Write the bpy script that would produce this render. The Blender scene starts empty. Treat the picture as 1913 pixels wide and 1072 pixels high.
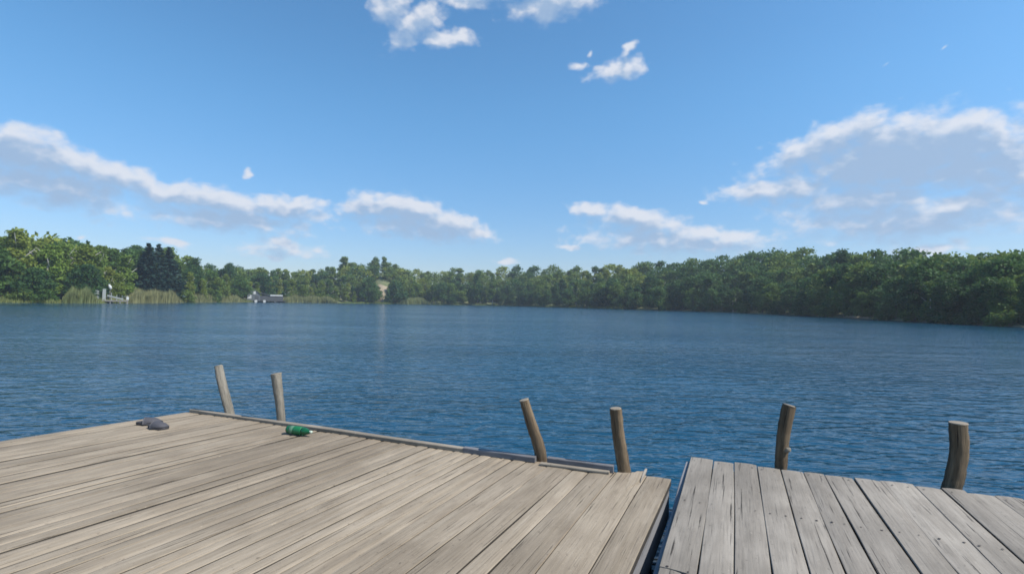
import bpy, math, random
import numpy as np
from mathutils import Matrix, Vector
random.seed(7); rng = np.random.default_rng(7)
R = math.radians
scene = bpy.context.scene
COL = scene.collection

# ------------------------------------------------------------------ camera
F, CX, CY, CAMZ = 920.0, 956.5, 536.0, 2.0         # focal length in photo pixels, eye height over the water
PITCH, ROLL = math.atan(28.8/F), math.atan(0.017)
ROT = Matrix.Rotation(math.pi/2 + PITCH, 3, 'X') @ Matrix.Rotation(ROLL, 3, 'Z')
cam_d = bpy.data.cameras.new('camera'); cam = bpy.data.objects.new('camera', cam_d); COL.objects.link(cam)
cam.matrix_world = Matrix.Translation((0, 0, CAMZ)) @ ROT.to_4x4()
cam_d.sensor_width = 36; cam_d.lens = 36*F/1913; cam_d.clip_start = 0.05; cam_d.clip_end = 4000
scene.camera = cam

def ray(px, py):
    return (ROT @ Vector(((px-CX)/F, -(py-CY)/F, -1.0)))
def at(px, py, z):                                   # the point on a level plane seen at a pixel of the photo
    d = ray(px, py); t = (z-CAMZ)/d.z
    return Vector((d.x*t, d.y*t, z))
def at_depth(px, py, Y):
    d = ray(px, py); t = Y/d.y
    return Vector((d.x*t, Y, CAMZ + d.z*t))
def azel(px, py):
    d = ray(px, py).normalized()
    return math.atan2(d.x, d.y), math.asin(d.z)

# ------------------------------------------------------------------ light, sky, exposure
SUN_AZ, SUN_EL = R(110), R(50)                        # clockwise from the view direction
sun_d = bpy.data.lights.new('sun', 'SUN'); sun = bpy.data.objects.new('sun', sun_d); COL.objects.link(sun)
sun_d.energy = 3.7; sun_d.angle = R(0.53); sun_d.color = (1.0, 0.95, 0.87)
sdir = Vector((math.sin(SUN_AZ)*math.cos(SUN_EL), math.cos(SUN_AZ)*math.cos(SUN_EL), math.sin(SUN_EL)))
sun.rotation_euler = sdir.to_track_quat('Z', 'Y').to_euler()

world = bpy.data.worlds.new('World'); scene.world = world; world.use_nodes = True
scene.view_settings.view_transform = 'Standard'; scene.view_settings.look = 'None'
scene.view_settings.gamma = 1; scene.view_settings.exposure = 0.7
scene.view_settings.use_curve_mapping = False
scene.cycles.max_bounces = 5; scene.cycles.diffuse_bounces = 2; scene.cycles.glossy_bounces = 3; scene.cycles.transmission_bounces = 5; scene.cycles.volume_bounces = 0; scene.cycles.transparent_max_bounces = 8
scene.cycles.filter_width = 1.7
SKY_STRENGTH = 0.122

# clouds: (px, py, rx, ry, tilt, weight) read off the photo, turned into directions on the sky
CLOUDS = [
 (-60,262,150,52,12,1),(50,285,140,46,15,1),(150,310,110,36,15,1),(230,330,75,24,14,1),
 (60,335,200,28,4,.8),(330,368,90,22,3,.9),(420,382,110,27,4,1),(530,390,85,24,2,1),(470,408,120,16,2,.8),(200,375,170,14,2,.5),
 (700,387,55,22,0,1),(760,396,90,24,10,1),(840,418,80,20,12,1),(895,434,35,9,5,.9),(790,425,110,20,5,.6),
 (469,323,18,9,0,.72),(515,458,62,12,3,.85),(590,466,30,9,0,.5),(312,452,55,10,0,.7),(150,440,20,8,0,.5),(95,462,70,12,0,.5),(500,478,110,12,0,.4),
 (1100,392,50,14,8,.8),(1190,412,85,22,12,1),(1225,418,40,12,0,.9),(1330,436,90,16,6,.9),(1260,448,130,20,4,.65),(1060,458,38,8,8,.7),
 (945,490,35,9,0,.6),
 (1500,285,60,26,-20,1),(1580,258,90,36,-14,1),(1690,255,120,36,2,1.1),(1790,248,80,34,0,1.1),(1860,270,60,44,5,1),
 (1640,305,200,40,0,1),(1820,320,120,40,0,1),(1890,300,60,40,0,.9),(1940,330,60,50,0,.8),
 (1420,358,80,22,0,.95),(1490,352,70,20,0,.9),(1380,368,40,14,0,.7),(1610,375,200,36,2,.85),(1780,385,140,34,0,.85),(1700,412,150,18,0,.6),(1840,408,60,14,-12,.7),(1960,400,60,60,0,.6),
 (1735,468,95,15,0,.75),(1790,455,35,14,0,.6),(1310,380,14,7,0,.5),
 (90,345,230,44,8,.85),(430,408,190,26,3,.85),(770,424,140,26,6,.8),(1250,448,190,28,5,.85),(1680,302,230,60,0,1.1),(1690,408,270,40,0,.9),(1900,330,120,80,0,.8),(520,465,110,20,0,.6),
 (735,15,40,42,20,.85),(780,45,60,26,-40,.95),(830,72,48,18,-4,.95),(870,0,75,18,0,.75),(1030,10,62,30,-8,1.05),(1075,-5,50,18,0,.8),(960,-20,160,22,0,.8),
 (1150,132,48,17,-6,1),(1178,95,30,11,-35,.66),(1078,121,19,11,0,.72),(1105,100,8,10,0,.45),(1658,117,24,8,-35,.22),(1755,90,26,9,-30,.12),(1860,210,18,5,-10,.4),
]
def build_world():
    nt = world.node_tree; nt.nodes.clear(); L = nt.links.new
    def N(t, **k):
        n = nt.nodes.new(t)
        for a, b in k.items(): setattr(n, a, b)
        return n
    def M(op, a, b=None, c=None, clamp=False):
        n = N('ShaderNodeMath', operation=op, use_clamp=clamp)
        for i, v in enumerate((a, b, c)):
            if v is None: continue
            if isinstance(v, (int, float)): n.inputs[i].default_value = v
            else: L(v, n.inputs[i])
        return n.outputs[0]
    def VM(op, a, b):
        n = N('ShaderNodeVectorMath', operation=op)
        for i, v in enumerate((a, b)):
            if isinstance(v, tuple): n.inputs[i].default_value = v
            else: L(v, n.inputs[i])
        return n.outputs[0]
    out = N('ShaderNodeOutputWorld')
    sky = N('ShaderNodeTexSky', sky_type='NISHITA')
    sky.sun_disc = False; sky.sun_elevation = SUN_EL; sky.sun_rotation = SUN_AZ
    sky.air_density = 1.0; sky.dust_density = 0.5; sky.ozone_density = 4.0; sky.altitude = 0
    tc = N('ShaderNodeTexCoord')
    sep = N('ShaderNodeSeparateXYZ'); L(tc.outputs['Generated'], sep.inputs[0])
    az = M('ARCTAN2', sep.outputs[0], sep.outputs[1]); el = M('ARCSINE', sep.outputs[2])
    cmb = N('ShaderNodeCombineXYZ'); L(az, cmb.inputs[0]); L(el, cmb.inputs[1]); cmb.inputs[2].default_value = 1
    # the shape field is a node group, evaluated once here and once a step towards the sun
    g = bpy.data.node_groups.new('cloud_field', 'ShaderNodeTree')
    g.interface.new_socket('P', in_out='INPUT', socket_type='NodeSocketVector')
    g.interface.new_socket('D', in_out='OUTPUT', socket_type='NodeSocketFloat')
    gi = g.nodes.new('NodeGroupInput'); go = g.nodes.new('NodeGroupOutput'); GL = g.links.new
    mp0 = g.nodes.new('ShaderNodeVectorMath'); mp0.operation = 'MULTIPLY'; mp0.inputs[1].default_value = (1, 1.7, 1); GL(gi.outputs[0], mp0.inputs[0])
    nz = g.nodes.new('ShaderNodeTexNoise'); nz.noise_dimensions = '2D'; nz.inputs['Scale'].default_value = 9; nz.inputs['Detail'].default_value = 3; nz.inputs['Roughness'].default_value = .58
    GL(mp0.outputs[0], nz.inputs['Vector'])
    w1 = g.nodes.new('ShaderNodeVectorMath'); w1.operation = 'SUBTRACT'; w1.inputs[1].default_value = (.5, .5, .5); GL(nz.outputs['Color'], w1.inputs[0])
    w2 = g.nodes.new('ShaderNodeVectorMath'); w2.operation = 'MULTIPLY_ADD'; w2.inputs[1].default_value = (.05, .03, 0)
    GL(w1.outputs[0], w2.inputs[0]); GL(gi.outputs[0], w2.inputs[2])
    acc = None
    for (px, py, rx, ry, tilt, wt) in CLOUDS:
        a0, e0 = azel(px, py); a1, _ = azel(px+rx, py); a2, _ = azel(px-rx, py); _, e1 = azel(px, py-ry); _, e2 = azel(px, py+ry)
        k = 1.25; sx, sy = abs(a1-a2)/2*k, abs(e1-e2)/2*k; c_, s_ = math.cos(-R(tilt)), math.sin(-R(tilt))
        if acc is None: pv = w2.outputs[0]
        else:                                        # chained one after the other so the shader stack stays small
            cn = g.nodes.new('ShaderNodeVectorMath'); cn.operation = 'MULTIPLY_ADD'; cn.inputs[1].default_value = (1e-9, 1e-9, 1e-9)
            GL(acc, cn.inputs[0]); GL(w2.outputs[0], cn.inputs[2]); pv = cn.outputs[0]
        dt = []
        for co in ((c_/sx, s_/sx, -(c_*a0+s_*e0)/sx), (-s_/sy, c_/sy, -(-s_*a0+c_*e0)/sy)):
            dn = g.nodes.new('ShaderNodeVectorMath'); dn.operation = 'DOT_PRODUCT'; dn.inputs[1].default_value = co; GL(pv, dn.inputs[0]); dt.append(dn.outputs['Value'])
        xx = g.nodes.new('ShaderNodeMath'); xx.operation = 'MULTIPLY'; GL(dt[0], xx.inputs[0]); GL(dt[0], xx.inputs[1])
        yy = g.nodes.new('ShaderNodeMath'); yy.operation = 'MULTIPLY_ADD'; GL(dt[1], yy.inputs[0]); GL(dt[1], yy.inputs[1]); GL(xx.outputs[0], yy.inputs[2])
        ln = g.nodes.new('ShaderNodeMath'); ln.operation = 'SQRT'; GL(yy.outputs[0], ln.inputs[0])
        iv = g.nodes.new('ShaderNodeMath'); iv.operation = 'SUBTRACT'; iv.inputs[0].default_value = wt - .12; GL(ln.outputs[0], iv.inputs[1])
        if acc is None: acc = iv.outputs[0]
        else:
            sm = g.nodes.new('ShaderNodeMath'); sm.operation = 'SMOOTH_MAX'; sm.inputs[2].default_value = .25
            GL(acc, sm.inputs[0]); GL(iv.outputs[0], sm.inputs[1]); acc = sm.outputs[0]
    vo = g.nodes.new('ShaderNodeTexVoronoi'); vo.feature = 'SMOOTH_F1'; vo.voronoi_dimensions = '2D'; vo.inputs['Scale'].default_value = 30; vo.inputs['Smoothness'].default_value = .35; vo.inputs['Detail'].default_value = 1; vo.inputs['Roughness'].default_value = .55
    wv_ = g.nodes.new('ShaderNodeVectorMath'); wv_.operation = 'MULTIPLY'; wv_.inputs[1].default_value = (1, 1.35, 1); GL(w2.outputs[0], wv_.inputs[0]); GL(wv_.outputs[0], vo.inputs['Vector'])
    vb = g.nodes.new('ShaderNodeMath'); vb.operation = 'MULTIPLY_ADD'; vb.inputs[1].default_value = -.42; vb.inputs[2].default_value = .27; GL(vo.outputs['Distance'], vb.inputs[0])
    va = g.nodes.new('ShaderNodeMath'); va.operation = 'ADD'; GL(acc, va.inputs[0]); GL(vb.outputs[0], va.inputs[1]); acc = va.outputs[0]
    n2 = g.nodes.new('ShaderNodeTexNoise'); n2.noise_dimensions = '2D'; n2.inputs['Scale'].default_value = 34; n2.inputs['Detail'].default_value = 4; n2.inputs['Roughness'].default_value = .6
    GL(mp0.outputs[0], n2.inputs['Vector'])
    ma = g.nodes.new('ShaderNodeMath'); ma.operation = 'MULTIPLY_ADD'; ma.inputs[1].default_value = .72; GL(n2.outputs['Fac'], ma.inputs[0])
    sb = g.nodes.new('ShaderNodeMath'); sb.operation = 'SUBTRACT'; sb.inputs[1].default_value = .36; GL(acc, sb.inputs[0]); GL(sb.outputs[0], ma.inputs[2])
    GL(ma.outputs[0], go.inputs[0])
    def field(p):
        n = N('ShaderNodeGroup'); n.node_tree = g; L(p, n.inputs[0]); return n.outputs[0]
    P = cmb.outputs[0]
    D = field(P); Dd = field(VM('ADD', P, (.006, .021, 0)))
    def SS(v, a, b):
        n = N('ShaderNodeMapRange', interpolation_type='SMOOTHSTEP'); L(v, n.inputs[0])
        n.inputs[1].default_value = a; n.inputs[2].default_value = b; return n.outputs[0]
    lit = M('SUBTRACT', 1.0, SS(Dd, -.25, .52))
    soft = SS(D, -.34, .66); crisp = SS(D, -.26, .46)
    alpha = M('ADD', M('MULTIPLY', lit, crisp), M('MULTIPLY', M('SUBTRACT', 1.0, lit), soft))
    colr = N('ShaderNodeMix', data_type='RGBA'); L(lit, colr.inputs[0])
    colr.inputs[6].default_value = (.222, .305, .43, 1); colr.inputs[7].default_value = (.49, .505, .545, 1)
    # sky colour multiplied by a tint that dims it towards the horizon
    b1 = N('ShaderNodeBackground'); b1.inputs[1].default_value = SKY_STRENGTH; hs = N('ShaderNodeHueSaturation'); hs.inputs['Saturation'].default_value = 1.12; L(sky.outputs[0], hs.inputs['Color']); 
    sky_tint = N('ShaderNodeMix', data_type='RGBA', blend_type='MULTIPLY'); sky_tint.inputs[0].default_value = 1
    tint = N('ShaderNodeMix', data_type='RGBA'); L(SS(el, -.02, .42), tint.inputs[0]); tint.inputs[6].default_value = (.63, .61, .68, 1); tint.inputs[7].default_value = (.78, .98, .95, 1)
    L(hs.outputs[0], sky_tint.inputs[6]); L(tint.outputs[2], sky_tint.inputs[7]); L(sky_tint.outputs[2], b1.inputs[0])
    b2 = N('ShaderNodeBackground'); b2.inputs[1].default_value = 1.0; L(colr.outputs[2], b2.inputs[0])
    up = SS(el, -.02, .02)
    al = M('MULTIPLY', M('MULTIPLY', alpha, up), .9)
    mx = N('ShaderNodeMixShader'); L(al, mx.inputs[0]); L(b1.outputs[0], mx.inputs[1]); L(b2.outputs[0], mx.inputs[2])
    # the clouds stand only in this part of the sky: elsewhere the shader skips them
    gate = M('MULTIPLY', M('MULTIPLY', M('LESS_THAN', el, .66), M('GREATER_THAN', el, -.02)), M('LESS_THAN', M('ABSOLUTE', az), 1.25))
    gm = N('ShaderNodeMixShader'); L(gate, gm.inputs[0]); L(b1.outputs[0], gm.inputs[1]); L(mx.outputs[0], gm.inputs[2])
    L(gm.outputs[0], out.inputs[0])
world.cycles.sampling_method = 'MANUAL'; world.cycles.sample_map_resolution = 256
build_world()

# ------------------------------------------------------------------ helpers
def mesh_obj(name, verts, faces, mats, parent=None, mat_idx=None, uvs=None, smooth=False, attrs=None):
    me = bpy.data.meshes.new(name)
    V = np.asarray(verts, dtype=np.float32).reshape(-1, 3)
    if isinstance(faces, np.ndarray):
        n, k = faces.shape
        me.vertices.add(len(V)); me.vertices.foreach_set('co', V.ravel())
        me.loops.add(n*k); me.loops.foreach_set('vertex_index', faces.astype(np.int32).ravel())
        me.polygons.add(n); me.polygons.foreach_set('loop_start', np.arange(0, n*k, k, dtype=np.int32))
        me.polygons.foreach_set('loop_total', np.full(n, k, dtype=np.int32)); me.update(calc_edges=True)
    else:
        me.from_pydata([tuple(v) for v in V.tolist()], [], faces); me.update()
    for m in (mats if isinstance(mats, (list, tuple)) else [mats]): me.materials.append(m)
    if mat_idx is not None: me.polygons.foreach_set('material_index', np.asarray(mat_idx, dtype=np.int32))
    if smooth: me.polygons.foreach_set('use_smooth', np.ones(len(me.polygons), dtype=bool))
    if uvs is not None:
        ul = me.uv_layers.new(name='UVMap'); li = np.zeros(len(me.loops), dtype=np.int32)
        me.loops.foreach_get('vertex_index', li); ul.data.foreach_set('uv', np.asarray(uvs, dtype=np.float32)[li].ravel())
    for k, v in (attrs or {}).items():
        a = me.attributes.new(k, 'FLOAT', 'POINT'); a.data.foreach_set('value', np.asarray(v, dtype=np.float32))
    me.validate()
    o = bpy.data.objects.new(name, me); COL.objects.link(o)
    if parent: o.parent = parent
    return o
def tag(o, label, cat, group=None):
    o['label'] = label; o['category'] = cat
    if group: o['group'] = group
    return o
def thing(name, label, cat, loc=(0, 0, 0), rz=0, group=None):
    o = bpy.data.objects.new(name, None); COL.objects.link(o); o.location = loc; o.rotation_euler = (0, 0, rz)
    o.empty_display_size = .2
    return tag(o, label, cat, group)
class MB:                                            # collects boxes, tubes and lathes into one mesh
    def __init__(s): s.v = []; s.f = []; s.m = []; s.uv = []
    def add(s, v, f, m=0, uv=None):
        b = len(s.v); s.v += [tuple(p) for p in v]; s.f += [tuple(i+b for i in q) for q in f]; s.m += [m]*len(f)
        s.uv += list(uv) if uv is not None else [(p[0], p[2]) for p in v]
    def box(s, c, d, rz=0, m=0, tilt=None):
        Mx = Matrix.Rotation(rz, 3, 'Z')
        if tilt: Mx = Mx @ Matrix.Rotation(tilt, 3, 'Y')
        v = [Vector(c) + Mx @ Vector((sx*d[0]/2, sy*d[1]/2, sz*d[2]/2)) for sz in (-1, 1) for sy in (-1, 1) for sx in (-1, 1)]
        s.add(v, [(0,2,3,1),(4,5,7,6),(0,1,5,4),(2,6,7,3),(0,4,6,2),(1,3,7,5)], m)
    def tube(s, pts, rad, n=12, m=0, cap=True, capm=None, rough=0, sd=0):
        rr = np.random.default_rng(sd); pts = [Vector(p) for p in pts]; v = []; uv = []; Ln = 0
        ph = rr.uniform(0, 6.28, 4)
        for i, p in enumerate(pts):
            t = (pts[min(i+1, len(pts)-1)] - pts[max(i-1, 0)]).normalized()
            a = t.cross(Vector((0, 1, 0.01))).normalized(); b = t.cross(a)
            if i: Ln += (p-pts[i-1]).length
            r = rad[i] if isinstance(rad, (list, tuple)) else rad
            for k in range(n):
                th = 2*math.pi*k/n
                q = r*(1 + rough*(math.sin(2*th+ph[0]+Ln*3)*.5 + math.sin(5*th+ph[1]+Ln*2)*.35 + rr.normal()*.2))
                v.append(p + a*math.cos(th)*q + b*math.sin(th)*q); uv.append((Ln, th*r))
        f = [(i*n+k, i*n+(k+1) % n, (i+1)*n+(k+1) % n, (i+1)*n+k) for i in range(len(pts)-1) for k in range(n)]
        s.add(v, f, m, uv)
        if cap:
            b = len(s.v)-len(v); e = (len(pts)-1)*n + b
            s.f += [tuple(range(e, e+n)), tuple(range(b+n-1, b-1, -1))]; s.m += [m if capm is None else capm]*2
    def build(s, name, mats, parent=None, smooth=False, tone=0):
        return mesh_obj(name, s.v, s.f, mats, parent, s.m, s.uv, smooth, {'tone': [tone]*len(s.v)} if tone else None)

# ------------------------------------------------------------------ materials
def mat(name, rough=.7, col=(.5, .5, .5), **kw):
    m = bpy.data.materials.new(name); m.use_nodes = True
    p = m.node_tree.nodes['Principled BSDF']; p.inputs['Roughness'].default_value = rough
    p.inputs['Base Color'].default_value = (*col, 1)
    for k, v in kw.items(): p.inputs[k].default_value = v
    return m
class NG:
    def __init__(s, m): s.t = m.node_tree; s.p = s.t.nodes['Principled BSDF']; s.L = s.t.links.new
    def n(s, t, **k):
        x = s.t.nodes.new(t)
        for a, b in k.items(): setattr(x, a, b)
        return x
    def noise(s, vec, scale=(1, 1, 1), sc=1, det=5, ro=.6, dist=0):
        mp = s.n('ShaderNodeMapping'); mp.inputs['Scale'].default_value = scale; s.L(vec, mp.inputs[0])
        x = s.n('ShaderNodeTexNoise'); x.inputs['Scale'].default_value = sc; x.inputs['Detail'].default_value = det
        x.inputs['Roughness'].default_value = ro; x.inputs['Distortion'].default_value = dist; s.L(mp.outputs[0], x.inputs['Vector'])
        return x.outputs['Fac']
    def rng(s, v, a, b, c=0, d=1, smooth=True):
        x = s.n('ShaderNodeMapRange'); x.interpolation_type = 'SMOOTHSTEP' if smooth else 'LINEAR'; s.L(v, x.inputs[0])
        for i, q in enumerate((a, b, c, d)): x.inputs[i+1].default_value = q
        return x.outputs[0]
    def mix(s, f, a, b, mode='MIX'):
        x = s.n('ShaderNodeMix', data_type='RGBA', blend_type=mode)
        for sock, v in ((x.inputs[0], f), (x.inputs[6], a), (x.inputs[7], b)):
            if isinstance(v, (int, float)): sock.default_value = v
            elif isinstance(v, tuple): sock.default_value = (*v, 1)
            else: s.L(v, sock)
        return x.outputs[2]
    def math(s, op, a, b):
        x = s.n('ShaderNodeMath', operation=op)
        for i, v in enumerate((a, b)):
            if isinstance(v, (int, float)): x.inputs[i].default_value = v
            else: s.L(v, x.inputs[i])
        return x.outputs[0]
    def bump(s, h, st=.5, dist=.01, prev=None):
        x = s.n('ShaderNodeBump'); x.inputs['Strength'].default_value = st; x.inputs['Distance'].default_value = dist
        s.L(h, x.inputs['Height'])
        if prev: s.L(prev, x.inputs['Normal'])
        s.L(x.outputs[0], s.p.inputs['Normal']); return x.outputs[0]

def wood(name, pale, mid, dark, stain, grain=26, streak=.6, bump=.5, bd=.006):
    m = mat(name, .85); g = NG(m); g.p.inputs['Specular IOR Level'].default_value = .25
    uv = g.n('ShaderNodeUVMap').outputs[0]
    pos = g.n('ShaderNodeNewGeometry').outputs['Position']
    tone = g.n('ShaderNodeAttribute', attribute_name='tone').outputs['Fac']
    gr = g.noise(uv, (1.6, grain, 1), 1, 6, .65, .3)
    fi = g.noise(uv, (3.5, grain*4, 1), 1, 4, .6)
    pa = g.noise(uv, (1.2, 4.0, 1), 1.3, 5, .62, .4)
    ck = g.noise(uv, (1.3, grain*2.6, 1), 1, 4, .55, .5)
    wp = g.noise(pos, (1, 1, 1), .55, 4, .6)
    sp = g.noise(uv, (9, 14, 1), 2.2, 4, .7)
    c = g.mix(g.rng(gr, .3, .68), mid, pale)
    c = g.mix(g.rng(pa, .45, .72, 0, .55), c, stain)
    c = g.mix(g.rng(wp, .40, .66, 0, .6), c, tuple(x*.78 for x in stain))
    c = g.mix(g.rng(fi, .5, .78, 0, streak*.55), c, dark)
    c = g.mix(g.rng(ck, .61, .68, 0, streak), c, tuple(x*.5 for x in dark))
    c = g.mix(g.rng(sp, .60, .72, 0, .6), c, tuple(x*.7 for x in dark))
    c = g.mix(g.rng(sp, .24, .40, .6, 0), c, tuple(min(1, x*1.25) for x in pale))
    tn = g.n('ShaderNodeCombineColor')
    tv = g.rng(tone, 0, 1, .72, 1.14, False)
    for i in range(3): g.L(tv, tn.inputs[i])
    c = g.mix(1.0, c, tn.outputs[0], 'MULTIPLY')
    g.L(c, g.p.inputs['Base Color'])
    h = g.math('ADD', g.math('MULTIPLY', gr, .6), g.math('MULTIPLY', fi, .4))
    h = g.math('SUBTRACT', h, g.rng(ck, .66, .73, 0, .9))
    g.bump(h, bump, bd)
    return m
W_DECK = wood('weathered_deck_wood', (.355, .293, .22), (.275, .222, .16), (.07, .054, .04), (.2, .156, .11), 34, 1, .9)
W_GREY = wood('silvered_deck_wood', (.30, .266, .225), (.235, .206, .172), (.075, .066, .056), (.17, .148, .122), 20, .95, .9)
W_CURB = wood('edge_board_wood', (.35, .305, .245), (.27, .23, .18), (.10, .083, .063), (.16, .132, .098), 30)
W_GAPSHADE = wood('gap_shade_plank_sides', (.07, .06, .05), (.05, .045, .038), (.02, .018, .016), (.035, .03, .025))  # shade of the gaps between planks, painted into the side wood
W_DARK = wood('dark_board_wood', (.20, .20, .21), (.15, .145, .15), (.07, .065, .06), (.11, .10, .095), 30)
W_POST = wood('post_wood', (.33, .245, .155), (.165, .116, .07), (.04, .027, .018), (.095, .062, .035), 26, 1, 1, .03)
W_POSTG = wood('grey_post_wood', (.46, .42, .35), (.32, .285, .225), (.10, .085, .065), (.22, .185, .14), 26, 1, 1, .03)
W_END = wood('sawn_end_wood', (.42, .36, .28), (.33, .27, .2), (.15, .12, .09), (.24, .19, .14), 12, .5)
W_SIDE = wood('side_board_wood', (.27, .275, .29), (.22, .22, .235), (.10, .10, .105), (.16, .16, .165), 24)
M_NAIL = mat('rusty_nail', .6, (.05, .035, .028), Metallic=.5)

def water_mat():
    m = mat('lake_water', .12, (.006, .05, .10), IOR=1.333); g = NG(m)
    pos = g.n('ShaderNodeNewGeometry').outputs['Position']
    big = g.noise(pos, (.05, .11, .1), 1, 3, .5)
    c = g.mix(g.rng(big, .35, .65), (.0035, .038, .072), (.006, .052, .098))
    g.L(c, g.p.inputs['Base Color'])
    n1 = g.noise(pos, (1.5, 3.4, 1), 1.0, 2, .5, .6)
    n2 = g.noise(pos, (3.6, 8.0, 1), 1.0, 2, .5, .4)
    n3 = g.noise(pos, (.16, .42, 1), 1.0, 2, .5)
    gust = g.rng(g.noise(pos, (.03, .09, 1), 1.0, 3, .5), .3, .7, .5, 1.25)
    h = g.math('ADD', g.math('MULTIPLY', n1, .62), g.math('MULTIPLY', n2, .2))
    h = g.math('MULTIPLY', h, gust)
    h = g.math('ADD', h, g.math('MULTIPLY', n3, .8))
    g.bump(h, 1.0, .15)
    return m
M_WATER = water_mat()

def leaf_mat(name, a, b, yellow, tr=.35):
    m = mat(name, .6, a); g = NG(m); g.p.inputs['Specular IOR Level'].default_value = .2
    oi = g.n('ShaderNodeObjectInfo').outputs['Random']
    pos = g.n('ShaderNodeNewGeometry').outputs['Position']
    nz = g.noise(pos, (1, 1, 1), .8, 3, .6)
    n2 = g.noise(pos, (1, 1, .6), .13, 2, .5)
    c = g.mix(g.rng(nz, .35, .65), a, b)
    c = g.mix(g.rng(n2, .38, .62, .62, 0), c, tuple(x*.62 for x in a))
    c = g.mix(g.rng(oi, .25, 1, 0, .9, False), c, yellow)
    g.L(c, g.p.inputs['Base Color'])
    t = g.n('ShaderNodeBsdfTranslucent'); g.L(g.mix(.4, c, yellow), t.inputs[0])
    mx = g.n('ShaderNodeMixShader'); mx.inputs[0].default_value = tr
    out = g.t.nodes['Material Output']; g.L(g.p.outputs[0], mx.inputs[1]); g.L(t.outputs[0], mx.inputs[2]); g.L(mx.outputs[0], out.inputs[0])
    return m
L_DARK = leaf_mat('leaves_dark_green', (.038, .094, .030), (.058, .128, .038), (.084, .158, .042))
L_MID = leaf_mat('leaves_mid_green', (.078, .158, .034), (.108, .195, .042), (.155, .215, .044))
L_LIGHT = leaf_mat('leaves_light_green', (.145, .23, .036), (.185, .27, .044), (.24, .275, .046))
L_SPRUCE = leaf_mat('spruce_needles', (.018, .050, .040), (.028, .065, .050), (.026, .060, .046), .1)
L_REED = leaf_mat('reed_blades', (.19, .23, .085), (.25, .275, .12), (.28, .27, .13), .3)
L_GRASS = leaf_mat('bank_grass', (.17, .23, .06), (.22, .26, .085), (.26, .27, .10), .3)
M_BARK = mat('bark', .9, (.10, .085, .07)); M_BIRCH = mat('birch_bark', .8, (.45, .43, .39))

def ground_mat():
    m = mat('ground_earth', .95); g = NG(m)
    pos = g.n('ShaderNodeNewGeometry').outputs['Position']
    a = g.noise(pos, (1, 1, 1), .09, 5, .6); b = g.noise(pos, (1, 1, 1), .8, 4, .6)
    c = g.mix(g.rng(a, .4, .6), (.075, .10, .035), (.13, .14, .06))
    c = g.mix(g.rng(b, .5, .75, 0, .6), c, (.19, .17, .10))
    g.L(c, g.p.inputs['Base Color']); return m
M_GROUND = ground_mat()
def sand_mat():
    m = mat('pale_sand', .95); g = NG(m)
    pos = g.n('ShaderNodeNewGeometry').outputs['Position']
    g.L(g.mix(g.noise(pos, (1, 1, 1), .5, 4, .6), (.25, .195, .125), (.33, .27, .185)), g.p.inputs['Base Color']); return m
M_SAND = sand_mat()
M_WHITE = mat('white_paint', .6, (.50, .51, .49)); M_FADED = mat('faded_white_boards', .8, (.27, .29, .275)); M_HUT = mat('dark_hut_boards', .8, (.06, .065, .07)); M_PALE = mat('grey_hut_boards', .8, (.10, .115, .125))
M_ROOF = mat('grey_hut_roof', .7, (.12, .135, .15)); M_OLD = mat('grey_jetty_timber', .9, (.26, .24, .22))

# ------------------------------------------------------------------ land round the lake
def hor(x): return 548.5 + .017*x
SHORE = [(-500, 95, 440, 15), (-200, 100, 440, 15), (0, 108, 455, 15), (100, 115, 468, 14), (200, 126, 466, 13), (330, 160, 478, 13), (400, 195, 500, 11), (480, 235, 501, 11),
         (560, 250, 505, 11), (640, 262, 492, 11), (700, 270, 492, 11), (780, 280, 504, 11), (860, 283, 503, 11), (940, 280, 502, 11), (1040, 240, 500, 11), (1160, 198, 497, 11),
         (1260, 174, 491, 11), (1356, 155, 483, 11), (1450, 131, 478, 10), (1600, 95, 478, 10), (1700, 80, 488, 9), (1800, 68, 492, 9), (1913, 61, 494, 9), (2200, 50, 490, 9), (2800, 44, 480, 9)]
W_HILL = 60.0
tab_az, tab_s, tab_h = [], [], []
for (px, dep, sky, th) in SHORE:
    a = math.atan((px-CX)/F); tab_az.append(a); tab_s.append(dep/math.cos(a))
    tab_h.append(max(.5, ((hor(px)-sky)*(dep+W_HILL)/F + CAMZ - th)))
tab_az = [-math.pi, -2.0] + tab_az + [2.0, math.pi]; tab_s = [14, 40] + tab_s + [30, 14]; tab_h = [1, 2] + tab_h + [2, 1]
def sst(x): x = np.clip(x, 0, 1); return x*x*(3-2*x)
def shore_r(a): return np.interp(a, tab_az, tab_s) + 1.6*np.sin(a*61) + 1.1*np.sin(a*137+1)
KN = math.atan((712-CX)/F)
def height(x, y):
    a = np.arctan2(x, y); r = np.hypot(x, y); S = shore_r(a); d = r - S
    h = np.where(d < 0, np.maximum(d*.12, -2.5), .55*sst(d/4) + np.interp(a, tab_az, tab_h)*sst((d-6)/(W_HILL-6)) + np.clip(d-W_HILL, 0, 400)*.015)
    return h + np.where(d > 0, 5.0*np.exp(-((a-KN)/.022)**2)*sst(d/26), 0)
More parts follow.
